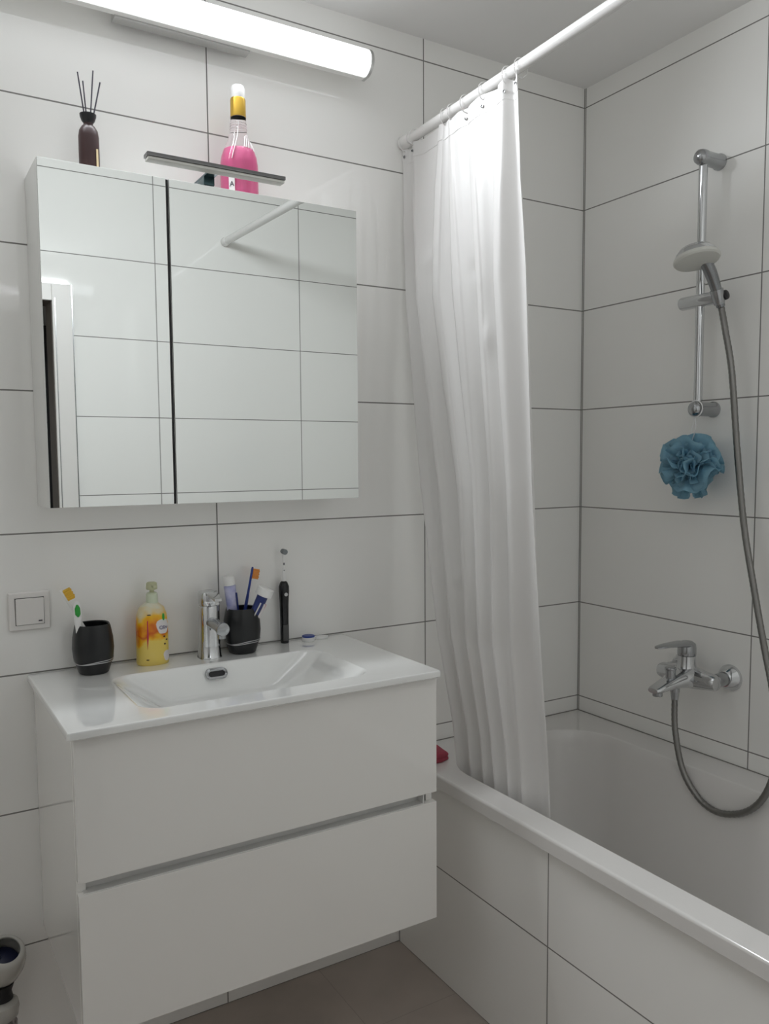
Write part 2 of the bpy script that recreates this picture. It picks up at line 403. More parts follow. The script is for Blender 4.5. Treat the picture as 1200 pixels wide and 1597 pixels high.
# small bar lamp over the cabinet (off)
bl = thing('mirror_lamp', 'slim switched-off chrome bar lamp projecting over the mirror cabinet', 'lamp', (-1.228, -.10, CZ1))
MB().box(-1.380, -1.081, -.200, -.172, 1.9550, 1.9630, .0012).build('bar', principled('dark_reflection_chrome', (.20, .20, .20), .25, 1.), bl)  # plain chrome, its dark reflections put into the base colour
MB().box(-1.378, -1.083, -.198, -.174, 1.9490, 1.9548, .0012).build('diffuser', M['greyface'], bl, label='pale strip under the bar')
MB().box(-1.248, -1.224, -.180, -.080, 1.9500, 1.9545, .001).box(-1.248, -1.224, -.152, -.110, 1.9325, 1.952, .003) \
    .build('bracket', principled('dark_chrome', (.05, .09, .10), .25, .8), bl, label='dark block holding the bar')

# long wall lamp (on)
LZ, LY, LX0, LX1 = 2.316, -.066, -1.74, -.802
wl = thing('wall_lamp', 'long glowing white tube lamp high on the wall above the cabinet', 'lamp', ((LX0 + LX1) / 2, 0, LZ))
prof = []
for i in range(25):
    a = -PI * .47 + PI * .94 * i / 24; prof.append((LY + .002 - .033 * math.cos(a), LZ + .032 * math.sin(a)))
MB().loft([[Vector((x, y, z)) for y, z in prof] for x in (LX0, LX1)]).build('diffuser', M['light'], wl)
hp_ = [(LY + .003, LZ - .0325), (-.046, LZ - .033), (-.040, LZ - .028), (-.040, LZ + .028), (-.046, LZ + .033), (LY + .003, LZ + .0325)]
for x0, x1 in ((LX0 - .008, LX0), (LX1, LX1 + .008)):
    MB().loft([[Vector((x, y, z)) for y, z in [(LY + .002 + (y - LY - .002) * 1.03, LZ + (z - LZ) * 1.03) for y, z in prof] + hp_[::-1]] for x in (x0, x1)]).build('end_cap', M['alu'], wl)
MB().loft([[Vector((x, y, z)) for y, z in hp_] for x in (LX0, LX1)]).build('housing', M['cabwhite'], wl, label='narrow white back housing')
la = bpy.data.lights.new('led_strip', 'AREA'); la.shape = 'RECTANGLE'; la.size = LX1 - LX0 - .15; la.size_y = .050
la.energy = 5.8; la.color = (.93, .967, 1.); la.spread = math.radians(158)
lo = bpy.data.objects.new('led_strip', la); COL.objects.link(lo); lo.parent = wl
lo.location = (-.065, LY - .034, -.004); lo.rotation_euler = (math.radians(-64), 0, 0)
MB().box(-1.398, -1.095, -.048, -.020, LZ - .0375, LZ + .022, .001).box(-1.38, -1.11, -.022, -.001, LZ - .012, LZ + .02, .001).build('mounting_plate', M['alu'], wl, label='grey metal mounting plate')

# ------------------------------------------------------------------ light switch
sw = thing('light_switch', 'square white rocker light switch on the tiles left of the sink', 'light switch', (-1.604, 0, 1.0355))
MB().box(-1.6455, -1.5630, -.010, -.0005, .9945, 1.0770, .004, 3).build('frame', M['plastic'], sw)
MB().box(-1.6320, -1.5765, -.0155, -.008, 1.0075, 1.0635, .0015, rot=((-1.6, -.01, 1.035), Matrix.Rotation(.05, 3, 'X'))).build('rocker', M['plastic'], sw)
MB().box(-1.6330, -1.5755, -.0108, -.009, 1.0065, 1.0645).build('shadow_gap', M['dark'], sw)
MB().box(-1.588, -1.581, -.0175, -.0135, 1.0135, 1.0155).build('mark', M['stick'], sw, label='tiny dark mark in the corner')

# ------------------------------------------------------------------ cups
def cup(name, cx, cy, label, rot=0.):
    t = thing(name, label, 'cup', (cx, cy, .898), 'black bathroom cups on the sink edge')
    prof = [(.0270, 0), (.0310, .003), (.0345, .014), (.0405, .034), (.0425, .055), (.0410, .078), (.0365, .102), (.0345, .107),
            (.0320, .1055), (.0335, .098), (.0375, .078), (.0385, .055), (.0360, .034), (.031, .012), (.001, .008)]
    MB().lathe((cx, cy, .898), prof, seg=40, power=2.35).build('body', M['black'], t, ang=1.2)
    for k, (amp, base, ph) in enumerate(((.0035, .0285, .4), (.0045, .0300, 1.2))):
        pts = []
        for i in range(49):
            a = 2 * PI * i / 48; h = base + amp * math.sin(a + ph + rot) + .0012 * math.sin(3 * a)
            r = interp([0, .003, .014, .034, .055], [.027, .031, .0345, .0405, .0425], h) + .0006
            ca, sa = math.cos(a), math.sin(a); kk = (abs(ca) ** 2.35 + abs(sa) ** 2.35) ** (-1 / 2.35)
            pts.append((cx + r * kk * ca, cy + r * kk * sa, .898 + h))
        MB().tube(pts, .0009, 6).build('wire', M['silver'], t)
    return t
cup('toothbrush_cup', -1.488, -.060, 'black barrel-shaped cup with silver wire, left of the soap bottle')
cup('toothbrush_cup', -1.147, -.056, 'black barrel-shaped cup with silver wire, right of the tap, holding toothpaste', .5)

def frame_dir(p0, p1, side):
    z = (Vector(p1) - Vector(p0)).normalized(); x = Vector(side) - z * z.dot(Vector(side)); x.normalize(); y = z.cross(x)
    return Matrix((x, y, z)).transposed()
def sweep(mb, p0, p1, side, secs, n=12, mi=0, power=2.):
    """secs = [(fraction, halfwidth, halfdepth)] super-ellipse sections from p0 to p1"""
    F = frame_dir(p0, p1, side); L = (Vector(p1) - Vector(p0)).length; rings = []
    for t, w, d in secs:
        ring = []
        for i in range(n):
            a = 2 * PI * i / n; ca, sa = math.cos(a), math.sin(a); k = (abs(ca) ** power + abs(sa) ** power) ** (-1 / power)
            ring.append(Vector(p0) + F @ Vector((w * k * ca, d * k * sa, t * L)))
        rings.append(ring)
    mb.loft(rings, mi=mi); return mb

def toothbrush(label, p0, p1, side, hmat, bmat, grip=None, head=True):
    t = thing('toothbrush', label, 'toothbrush', p0)
    mb = MB(); sweep(mb, p0, p1, side, [(0, .004, .003), (.03, .006, .004), (.35, .0062, .0042), (.55, .0052, .004), (.68, .003, .003), (.82, .0028, .0028), (.86, .0055, .0028), (.97, .0060, .0028), (1, .003, .002)])
    mb.build('handle', hmat, t)
    F = frame_dir(p0, p1, side); L = (Vector(p1) - Vector(p0)).length
    if grip:
        g = MB(); sweep(g, Vector(p0) + F @ Vector((0, 0, L * grip[1])), Vector(p0) + F @ Vector((0, 0, L * grip[2])), side, [(0, .003, .003), (.15, .0068, .005), (.85, .0066, .005), (1, .003, .003)])
        g.build('grip', grip[0], t)
    b = MB()
    for i in range(7):
        for j in (-1, 0, 1):
            c = Vector(p0) + F @ Vector((j * .0034, -.002, L * (.865 + .018 * i)))
            tip = c + F @ Vector((0, -.0150 - .0012 * (i % 2), 0))
            b.cyl(c, tip, .0017, .0019, 8)
    b.build('bristles', bmat, t)
    return t
# left cup
toothbrush('white toothbrush with yellow bristles leaning out of the left black cup', (-1.4610, -.050, .912), (-1.5500, -.066, 1.083), (.3, 1, 0), M['whitecap'], M['yellowbr'])
tb = thing('toothbrush', 'white and green handle in the left black cup, in front of the yellow bristles', 'toothbrush', (-1.513, -.064, .908))
mb = MB(); sweep(mb, (-1.513, -.064, .9085), (-1.5225, -.082, 1.058), (1, 0, 0), [(0, .004, .003), (.1, .0062, .0045), (.6, .0066, .0048), (.8, .0085, .005), (.96, .0070, .004), (1, .003, .002)]); mb.build('handle', M['whitecap'], tb)
mb = MB(); sweep(mb, (-1.5205, -.0825, 1.026), (-1.5225, -.0860, 1.052), (1, 0, 0), [(0, .002, .003), (.2, .0055, .0035), (.7, .0055, .0035), (1, .002, .002)]); mb.build('grip', M['green'], tb)
# right cup
toothbrush('slim blue toothbrush with orange bristles standing behind the tilted tube in the right cup', (-1.150, -.040, .9085), (-1.1080, -.034, 1.096), (.2, 1, 0), M['blue'], M['orangebr'])
def toothpaste(label, p0, p1, side, mats, capr, print_mat, capl=.125):
    t = thing('toothpaste_tube', label, 'toothpaste tube', p0)
    mb = MB(); sweep(mb, p0, p1, side, [(0, .0150, .0012), (.03, .0150, .0014), (.4, .0155, .0075), (.86, .0142, .0122), (.88, .011, .010)], 24); mb.build('body', mats[0], t)
    F = frame_dir(p0, p1, side); L = (Vector(p1) - Vector(p0)).length
    c0 = Vector(p0) + F @ Vector((0, 0, L * (1 - capl)))
    MB().lathe(c0, [(capr, 0), (capr * 1.03, .002), (capr, L * capl * .94), (capr * .90, L * capl)], F @ Vector((0, 0, 1)), 32).build('cap', M['whitecap'], t)
    for f0, f1, off, w, pm in print_mat:
        a = Vector(p0) + F @ Vector((off, -.0086, L * f0)); b = Vector(p0) + F @ Vector((off * .9, -.0120, L * f1))
        q = MB(); sweep(q, a, b, side, [(0, w, .0012), (1, w, .0022)], 10); q.build('print', pm, t)
    return t
toothpaste('lavender-blue toothpaste tube with white cap standing upright in the right cup', (-1.1560, -.052, .910), (-1.1790, -.058, 1.083), (1, .25, 0), (M['lav'],), .0138, [(.42, .76, .0085, .0022, M['navy'])])
toothpaste('navy toothpaste tube with a round white cap tilted in the right cup', (-1.1530, -.060, .9120), (-1.0985, -.092, 1.052), (.9, .3, 0), (M['navy'],), .0200, [(.46, .76, .0065, .0035, M['label']), (.58, .76, .0090, .0020, M['redpr']), (.40, .77, -.0105, .0012, M['label'])])

# ------------------------------------------------------------------ soap bottle
sb = thing('soap_bottle', 'yellow and orange pump soap bottle on the sink edge left of the tap', 'soap bottle', (-1.358, -.050, .898))
prof = [(.0330, 0), (.0355, .003), (.0355, .02), (.0350, .09), (.0330, .112), (.0270, .128), (.0160, .137), (.0135, .139)]
MB().lathe((-1.358, -.050, .898), prof, seg=40, sx=1., sy=.72, power=2.3).build('body', M['soap'], sb)
MB().lathe((-1.356, -.050, 1.036), [(.0125, 0), (.0130, .002), (.0125, .020), (.0095, .023)], seg=28).build('collar', M['grn2'], sb)
MB().lathe((-1.356, -.050, 1.058), [(.0050, 0), (.0050, .006), (.0120, .008), (.0125, .012), (.0115, .022), (.009, .024)], seg=28) \
    .box(-1.3605, -1.3515, -.078, -.050, 1.071, 1.078, .003).build('pump', M['beige'], sb)
def sr(z):  # half depth and width of the bottle at height
    return interp([p[1] for p in prof], [p[0] for p in prof], z - .898)
def on_bottle(x, z, off=.0006):
    r = sr(z); u = max(-.999, min(.999, (x + 1.358) / r)); return Vector((x, -.050 - r * .72 * (1 - abs(u) ** 2.3) ** (1 / 2.3) - off, z))
def decal(name, pts, mat, off=.0006):
    b = bmesh.new(); N = len(pts); c = Vector((sum(p[0] for p in pts) / N, 0, sum(p[1] for p in pts) / N))
    mb = MB(); K = 5; rings = []
    for k in range(K + 1):
        s = 1 - k / K * .98
        rings.append([on_bottle(c.x + (p[0] - c.x) * s, c.z + (p[1] - c.z) * s, off) for p in pts])
    rings.insert(0, [on_bottle(p[0], p[1], -.0004) for p in pts])
    mb.loft(rings, cap0=False); b.free()
    return mb.build(name, mat, sb)
def ell(cx, cz, w, h, n=20, wob=.0):
    return [(cx + w * math.cos(a) * (1 + wob * math.sin(3 * a)), cz + h * math.sin(a) * (1 + wob * math.cos(2 * a))) for a in [2 * PI * i / n for i in range(n)]]
decal('label', ell(-1.3395, .984, .0150, .0190, wob=.15), M['label'])
decal('label', ell(-1.3310, .917, .0085, .013, wob=.1), M['label'])
decal('leaf', ell(-1.3375, 1.005, .0030, .008), M['green'], .0010)
decal('leaf', ell(-1.3480, 1.020, .0070, .0045, wob=.2), M['cream'], .0010)
def text_mesh(txt, size, pos, mat, parent, fn=None, name='lettering', extr=.0003):
    cu = bpy.data.curves.new('tmp', 'FONT'); cu.body = txt; cu.size = size; cu.extrude = extr; cu.resolution_u = 3
    ob = bpy.data.objects.new('tmp', cu); COL.objects.link(ob)
    bpy.context.view_layer.update()
    me = bpy.data.meshes.new_from_object(ob.evaluated_get(bpy.context.evaluated_depsgraph_get()))
    bm = bmesh.new(); bm.from_mesh(me)
    for v in bm.verts:
        p = fn(pos[0] + v.co.x, pos[2] + v.co.y) if fn else Vector((pos[0] + v.co.x, pos[1], pos[2] + v.co.y))
        v.co = p + Vector((0, -v.co.z, 0))
    bpy.data.objects.remove(ob); bpy.data.curves.remove(cu)
    mb = MB(); mb.bm.free(); mb.bm = bm
    return mb.build(name, mat, parent, smooth=False)
text_mesh('Oliv', .012, (-1.3490, 0, .978), M['ink'], sb, lambda x, z: on_bottle(x, z, .0013))
for cx, cz in ((-1.337, .961), (-1.331, .953), (-1.336, .944)):
    decal('print', ell(cx, cz, .0024, .0018, 8), M['brown'], .0012)
decal('print', ell(-1.3755, .912, .0035, .0012, 8), M['brown'], .0012)
decal('print', ell(-1.3700, 1.012, .0045, .0011, 8), M['stick'], .0012)
decal('print', [(-1.3745, .998), (-1.3725, 1.0), (-1.3725, .96), (-1.3750, .935), (-1.3758, .96)], M['redpr'], .0009)

# ------------------------------------------------------------------ electric toothbrush
et = thing('electric_toothbrush', 'black electric toothbrush standing upright at the wall with a white brush head', 'electric toothbrush', (-1.022, -.022, .898))
MB().lathe((-1.022, -.022, .898), [(.0095, 0), (.0105, .002), (.0105, .06), (.0112, .10), (.0130, .130), (.0128, .142), (.0090, .152), (.0055, .155)], seg=32).build('handle', M['blackgl'], et)
MB().cyl((-1.022, -.034, 1.021), (-1.022, -.0355, 1.021), .0045).build('button', M['silver'], et)
MB().box(-1.0295, -1.0145, -.0328, -.030, .905, .945, .001).build('grip_panel', principled('grey_rubber', (.08, .08, .08), .6), et)
MB().lathe((-1.022, -.022, 1.053), [(.0050, 0), (.0048, .02), (.0030, .030), (.0028, .065), (.0035, .070)], seg=20).build('neck', M['whitecap'], et)
for z in (1.078, 1.096): MB().box(-1.0232, -1.0208, -.0256, -.024, z - .003, z + .003).build('print', M['stick'], et)
MB().cyl((-1.022, -.018, 1.127), (-1.022, -.034, 1.126), .0062, .0068, 20).build('brush_head', principled('grey_bristle', (.22, .24, .25), .7), et)

# small pots
p = thing('floss_pot', 'tiny round white pot with a blue lid on the sink edge', 'pot', (-.962, -.033, .898))
MB().lathe((-.962, -.033, .898), [(.0155, 0), (.0165, .001), (.0165, .009), (.0155, .010)], seg=32).build('base', M['whitecap'], p)
MB().lathe((-.962, -.033, .908), [(.0158, 0), (.0160, .001), (.0158, .0035), (.014, .0042)], seg=32).build('lid', M['blue'], p)
o = MB().lathe((-.922, -.025, .898), [(.012, 0), (.0135, .002), (.012, .006), (.008, .007)], seg=24, sx=1.5).build('soap_piece', M['whitecap'], loc=(-.922, -.025, .898))
o['label'] = 'small flat white piece beside the blue-lidded pot'; o['category'] = 'soap'

# ------------------------------------------------------------------ on top of the cabinet
df = thing('reed_diffuser', 'dark brown glass bottle with four black reeds on the cabinet top', 'reed diffuser', (-1.463, -.070, CZ1))
MB().lathe((-1.463, -.070, CZ1), [(.0185, 0), (.0202, .002), (.0205, .05), (.0202, .082), (.0185, .094), (.0130, .103), (.0095, .106), (.0095, .112)], seg=36).build('bottle', M['brown'], df)
MB().lathe((-1.463, -.070, CZ1 + .108), [(.0085, 0), (.0130, .006), (.0160, .014), (.0165, .019), (.0150, .019), (.012, .012), (.001, .010)], seg=32).build('collar', M['black'], df)
for (x, y, z) in ((-1.4815, -.074, 2.138), (-1.4700, -.066, 2.126), (-1.4495, -.068, 2.150), (-1.4370, -.072, 2.128)):
    bx = -1.463 + (x + 1.463) * .28
    MB().cyl((bx, -.070, CZ1 + .03 + .08), (x, y, z), .0014, seg=8).build('reed', M['stick'], df)
MB().box(-1.4530, -1.4490, -.0893, -.0880, CZ1 + .004, CZ1 + .055, .0003).build('label', M['cream'], df)

pb = thing('pink_bottle', 'clear glass bottle of pink liquid with a gold neck and white cap on the cabinet', 'bottle', (-1.136, -.070, CZ1))
c = (-1.136, -.070, CZ1)
MB().lathe(c, [(.036, 0), (.0405, .003), (.0425, .02), (.0425, .080), (.0400, .098), (.0330, .118), (.0240, .137), (.0185, .157), (.0175, .172), (.0175, .186)], seg=44).build('bottle', M['glass'], pb)
MB().lathe((c[0], c[1], c[2] + .002), [(.033, 0), (.0375, .003), (.0392, .02), (.0392, .080), (.0368, .096), (.0300, .112), (.0296, .1125)], seg=44).build('liquid', M['pink'], pb)
MB().lathe((c[0], c[1], c[2] + .186), [(.0168, 0), (.0175, .001), (.0172, .038), (.0160, .0415)], seg=32).build('neck_foil', M['gold'], pb)
MB().lathe((c[0], c[1], c[2] + .2275), [(.0158, 0), (.0160, .004), (.0162, .020), (.0135, .027), (.006, .030), (.001, .0305)], seg=32).build('cap', M['whitecap'], pb)
def on_pink(a, h, off=.0004):
    r = interp([.003, .02, .08, .098, .118, .137, .155, .17], [.0405, .0425, .0425, .04, .033, .024, .0185, .0175], h) + off
    return Vector((c[0] + r * math.sin(a), c[1] - r * math.cos(a), c[2] + h))
for a0, a1, h0, h1, w in ((-.35, -.75, .172, .085, .0016), (.20, -.05, .140, .112, .0013), (.42, .08, .144, .112, .0013), (.62, .28, .146, .112, .0013), (.75, .55, .140, .112, .0013), (.95, .8, .132, .110, .0013)):
    MB().tube([on_pink(lerp(a0, a1, t / 8), lerp(h0, h1, t / 8)) for t in range(9)], w, 6, flat=.5).build('print', M['label'], pb, label='white painted stroke')
for h in (.160, .166, .172):
    MB().tube([on_pink(2 * PI * t / 32, h) for t in range(33)], .0009, 6).build('ridge', M['glass'], pb)
mb = MB()
mb.loft([[on_pink(lerp(-.95, -.62, i / 6), h, o_) for i in range(7)] + [on_pink(lerp(-.62, -.95, i / 6), h, .0002) for i in range(7)] for h, o_ in ((.015, .0008), (.04, .0008), (.06, .0008))])
mb.build('label', M['label'], pb)
text_mesh('A', .016, (0, 0, 0), M['stick'], pb, lambda x, z: on_pink(-.90 + x * 24, .024 + z, .0012))

# ------------------------------------------------------------------ curtain rod and curtain
RA, RB = Vector((-.6525, -.002, 2.174)), Vector((-.622, YW + .002, 2.240))
rod = thing('curtain_rod', 'white tension rod spanning the room above the bathtub edge', 'curtain rod', RA)
D = (RB - RA)
MB().cyl(RA + D * .01, RA + D * .55, .0125).cyl(RA + D * .549, RB - D * .01, .0145).cyl(RA + D * .545, RA + D * .56, .0155, bev=.002).build('pole', M['rodwhite'], rod)
MB().cyl(RA, RA + D * .022, .0185, .0165, bev=.003).build('end_cap', M['rodwhite'], rod)
MB().cyl(RB - D * .022, RB, .0165, .0185, bev=.003).build('end_cap', M['rodwhite'], rod)
def rod_at(y): return RA + D * ((RA.y - y) / (RA.y - RB.y))

zk = [2.15, 1.76, 1.28, .90, .66, .42]
rid = [[-.006, -.058, -.188, -.214, -.297, -.412, -.462],
       [-.026, -.080, -.164, -.258, -.338, -.402, -.500],
       [-.066, -.150, -.240, -.299, -.360, -.425, -.505],
       [-.117, -.180, -.243, -.294, -.351, -.417, -.522],
       [-.170, -.232, -.287, -.330, -.385, -.436, -.534],
       [-.200, -.255, -.305, -.350, -.400, -.450, -.540]]
ampk = [.016, .026, .024, .022, .020, .018]
bxk = [-.648, -.640, -.624, -.609, -.598, -.592]
OV = [.14, .26, .34, .20, .26, .0]
def curtain_pt(s, t):
    """s 0..1 across, t 0..1 down"""
    n = 6; ph = s * n; i = min(int(ph), n - 1); f = ph - i
    def at(z):
        zz = [-q for q in zk]
        row = [interp(zz, [rid[k][j] for k in range(6)], -z) for j in range(7)]
        y = lerp(row[i], row[i + 1], f)
        return y, interp(zz, ampk, -z), interp(zz, bxk, -z), row
    z = lerp(2.15, .42, t)
    _, A, bx, row = at(z)
    gap = row[i + 1] - row[i]; ag = abs(gap)
    ov = OV[i] * interp([0, .08, .35, .6, 1], [.5, 1., 1., .45, .15], t)
    A = min(A, ag * .5)
    # each panel runs on behind the next one, turns back and comes out in front of it
    K = [0, .10, .40, .68, .80, .90, 1.]
    P = [0, .10, .48, 1 + ov * .9, 1 + ov * .5, 1 - ov, 1.]
    X = [-.78, -.62, -.10, .70, .95, -.55, -.78]
    if ov < .12: w_ = ov / .12; P = [lerp(k, p, w_) for k, p in zip(K, P)]; X = [lerp(-math.cos(2 * PI * k) * .8, x, w_) for k, x in zip(K, X)]
    def cub(V, cyc):
        m = 0
        while m < 5 and f > K[m + 1]: m += 1
        h = K[m + 1] - K[m]; u = (f - K[m]) / h
        def tan(q):
            if q == 0: return (V[1] - V[0] + V[6] - V[5]) / (K[1] - K[0] + K[6] - K[5])
            if q == 6: return tan(0)
            return (V[q + 1] - V[q - 1]) / (K[q + 1] - K[q - 1])
        a_, b_ = tan(m) * h, tan(m + 1) * h
        return (2 * u**3 - 3 * u**2 + 1) * V[m] + (u**3 - 2 * u**2 + u) * a_ + (-2 * u**3 + 3 * u**2) * V[m + 1] + (u**3 - u**2) * b_
    y = row[i] + gap * cub(P, 1)
    off = A * cub(X, 1)
    off += -.0012 * math.sin(2 * PI * f * 2 + 1.3 * i + 2.5 * t) * min(1, ag / .06) * math.sin(PI * f)
    off += .0012 * math.sin(23 * t + 9 * s + 2 * math.sin(7 * t + i)) * math.sin(PI * min(1, t * 6))
    # creases: short slanted dents
    for (cs, ct, ss, st, am) in ((.26, .165, .05, .012, -.006), (.60, .20, .035, .009, .005), (.62, .25, .035, .008, .005), (.30, .595, .05, .010, -.003), (.27, .612, .04, .008, .0025), (.24, .635, .05, .010, -.003), (.22, .655, .03, .01, .002), (.70, .30, .03, .02, -.006), (.47, .88, .03, .012, -.004)):
        u = (s - cs) / ss; v = (t - ct + (s - cs) * .15) / st
        off += am * math.exp(-u * u - v * v)
    rp = rod_at(y)
    k = max(0., 1 - t * 9)
    x = bx + off * (1 - .35 * k)
    if z > 2.05: z = lerp(z, z - 2.15 + rp.z - .012, (z - 2.05) / .10)
    # the hem sags between hooks
    hook = abs(math.sin(PI * s * 7)) ** 2
    z -= .010 * hook * k * k
    return Vector((x, y, z))
NS, NT = 216, 200
bm = bmesh.new(); g = [[bm.verts.new(curtain_pt(i / NS, (j / NT) ** 1.0)) for i in range(NS + 1)] for j in range(NT + 1)]
for j in range(NT):
    for i in range(NS): bm.faces.new((g[j][i], g[j][i + 1], g[j + 1][i + 1], g[j + 1][i]))
cur = thing('shower_curtain', 'white translucent shower curtain gathered in folds beside the tiled corner', 'shower curtain', (-.62, -.25, .42))
mb = MB(); mb.bm.free(); mb.bm = bm
sheet = mb.build('sheet', M['curtain'], cur, ang=2.)
sd = sheet.modifiers.new('thickness', 'SOLIDIFY'); sd.thickness = .0006; sd.offset = 0
# header band: a doubled strip along the top edge
mb = MB(); rr = [[], [], [], []]
for i in range(NS + 1):
    s = i / NS; a = curtain_pt(s, 0); b = curtain_pt(s, .019)
    rr[0].append(a + Vector((-.0012, 0, .0005))); rr[1].append(b + Vector((-.0012, 0, 0))); rr[2].append(b + Vector((.0012, 0, 0))); rr[3].append(a + Vector((.0012, 0, .0005)))
rings = [[rr[0][i], rr[1][i], rr[2][i], rr[3][i]] for i in range(NS + 1)]
mb.loft(rings).build('header_band', M['curtain'], cur)
NR = 8
for k in range(NR):
    s = (k + .5) / 7 - .0 if k < 7 else .985
    s = min(.985, (k + .18) / 7.2)
    a = curtain_pt(s, .012)
    MB().lathe(a + Vector((-.0030, 0, 0)), [(.0035, 0), (.0035, .0015), (.0020, .0018), (.0020, 0)], axis=(-1, 0, 0), seg=14).build('eyelet', M['chrome_dull'], cur)
    rp = rod_at(a.y)
    pts = []
    for q in range(25):
        an = 2 * PI * q / 24
        pts.append(Vector((rp.x + .0185 * math.cos(an), a.y, rp.z - .004 + .0205 * math.sin(an))))
    h = MB().tube(pts, .0012, 8).build('curtain_ring', M['rodwhite'], loc=(rp.x, a.y, rp.z))
    h['label'] = 'thin white ring holding the curtain on the rod, ' + ['nearest the wall', 'second from the wall', 'third from the wall', 'fourth from the wall', 'fourth from the free end', 'third from the free end', 'second from the free end', 'at the free end'][k]
    h['category'] = 'curtain ring'; h['group'] = 'curtain rings on the rod'

# ------------------------------------------------------------------ shower rail
rail = thing('shower_rail', 'chrome vertical slide rail screwed to the tiles above the bath', 'shower rail', (0, -.478, 1.476))
BX, BY = -.060, -.4755
MB().cyl((BX, BY, 1.478), (BX, BY, 2.098), .0108).build('bar', M['chrome'], rail)
for z in (2.0985, 1.4745):
    MB().lathe((0, BY - .003, z), [(.0205, 0), (.0205, .006), (.0180, .010), (.0180, .055), (.0195, .062), (.0195, .072), (.0170, .081), (.0100, .087), (.001, .0885)], axis=(-1, 0, 0), seg=32).build('bracket', M['chrome_dull'], rail)
sl = MB().cyl((BX, -.418, 1.7475), (BX - .004, -.532, 1.7475), .0165, bev=.003).build('slider', M['chrome'], rail)
MB().cyl((BX - .004, -.546, 1.7480), (BX - .004, -.556, 1.7500), .0120, bev=.002).build('knob', M['blackgl'], sl)
MB().lathe((BX - .010, -.540, 1.728), [(.0125, 0), (.0145, .008), (.0160, .036), (.0140, .037)], axis=(-.35, 0, .94), seg=28).build('holder', M['chrome_dull'], sl)

hs = thing('hand_shower', 'chrome hand shower with a pale round spray face hanging in the rail holder', 'hand shower', (-.075, -.542, 1.735))
hc = Vector((-.160, -.540, 1.830)); n = Vector((-.05, -.25, -.96)).normalized()
pts = spline([(-.0660, -.541, 1.722), (-.085, -.541, 1.762), (-.108, -.541, 1.800), (-.130, -.540, 1.828), (-.146, -.540, 1.842)], 5)
MB().tube(pts, [lerp(.0105, .0150, min(1, i / 10)) for i in range(len(pts))], 20).build('handle', principled('shaded_chrome', (.28, .29, .30), .18, 1.), hs)
MB().lathe(hc, [(.001, -.026), (.022, -.0255), (.038, -.021), (.046, -.012), (.051, -.003), (.052, 0)], axis=n, seg=44).build('head', M['chrome'], hs)
MB().lathe(hc, [(.0525, -.001), (.0545, .002), (.0545, .007), (.0515, .011), (.042, .0130), (.001, .0138)], axis=n, seg=44).build('spray_face', M['greyface'], hs, label='pale grey round spray face')

hose_pts = spline([(-.0640, -.541, 1.720), (-.066, -.556, 1.66), (-.065, -.576, 1.559), (-.060, -.593, 1.371), (-.060, -.618, 1.183), (-.068, -.656, 1.03), (-.078, -.694, .897), (-.092, -.728, .80),
                   (-.110, -.755, .70), (-.122, -.757, .62), (-.128, -.738, .557), (-.130, -.703, .512), (-.130, -.655, .484), (-.130, -.605, .475), (-.128, -.555, .492), (-.125, -.505, .547), (-.118, -.474, .640), (-.108, -.462, .712), (-.106, -.461, .726)], 26)
hp = hose_pts; rad = []; acc = 0.
for i, q in enumerate(hp):
    if i: acc += (q - hp[i - 1]).length
    rad.append(.0080 + .0003 * math.sin(acc * 2 * PI / .0125))
hose = thing('shower_hose', 'long grey metal shower hose looping from the hand shower to the bath tap', 'shower hose', (-.1, -.62, .475))
MB().tube(hp, rad, 14).build('hose', M['hose'], hose)
MB().cyl((-.1065, -.4612, .7150), (-.1065, -.4612, .7420), .0088, .0118, seg=8).build('nut', M['chrome_dull'], hose)

# ------------------------------------------------------------------ bath mixer
bt = thing('bath_tap', 'chrome single-lever bath mixer tap on the tiles above the bathtub', 'tap', (0, -.475, .780))
CYm = -.475
mb = MB()
mb.lathe((-.074, -.566, .778), [(.010, 0), (.018, .002), (.0210, .010), (.0235, .030), (.0270, .055), (.0300, .080), (.0305, .0915), (.0300, .103), (.0265, .128), (.0230, .153), (.0205, .172), (.017, .180), (.010, .183)], axis=(0, 1, 0), seg=36)
mb.build('body', M['chrome'], bt)
for y in (-.549, -.401):
    MB().lathe((0, y, .780), [(.0345, 0), (.0345, .003), (.0320, .008), (.0230, .024), (.0195, .028)], axis=(-1, 0, 0), seg=36).build('rosette', M['chrome'], bt)
    MB().lathe((-.026, y, .780), [(.0175, 0), (.0175, .034)], axis=(-1, 0, 0), seg=28).build('nut', M['chrome_dull'], bt)
def sec(x, z, w, h, n=20, pw=2.6):
    out = []
    for i in range(n):
        a = 2 * PI * i / n; ca, sa = math.cos(a), math.sin(a); k = (abs(ca) ** pw + abs(sa) ** pw) ** (-1 / pw)
        out.append(Vector((x, CYm + w * k * ca, z + h * k * sa)))
    return out
sp_ = MB().loft([sec(-.060, .778, .042, .028), sec(-.090, .780, .042, .028), sec(-.118, .777, .034, .0215), sec(-.150, .770, .0245, .015), sec(-.180, .764, .0215, .011), sec(-.200, .760, .0195, .0085), sec(-.208, .759, .015, .006)]) \
    .build('spout', M['chrome'], bt)
MB().cyl((-.190, CYm, .757), (-.190, CYm, .743), .0125, bev=.001).build('aerator', M['chrome_dull'], sp_)
MB().cyl((-.1065, -.4612, .762), (-.1065, -.4612, .738), .0125).build('hose_outlet', M['chrome_dull'], bt)
MB().lathe((-.080, CYm, .795), [(.0290, 0), (.0255, .010), (.0235, .020), (.0228, .040)], seg=36).build('cartridge', M['chrome'], bt)
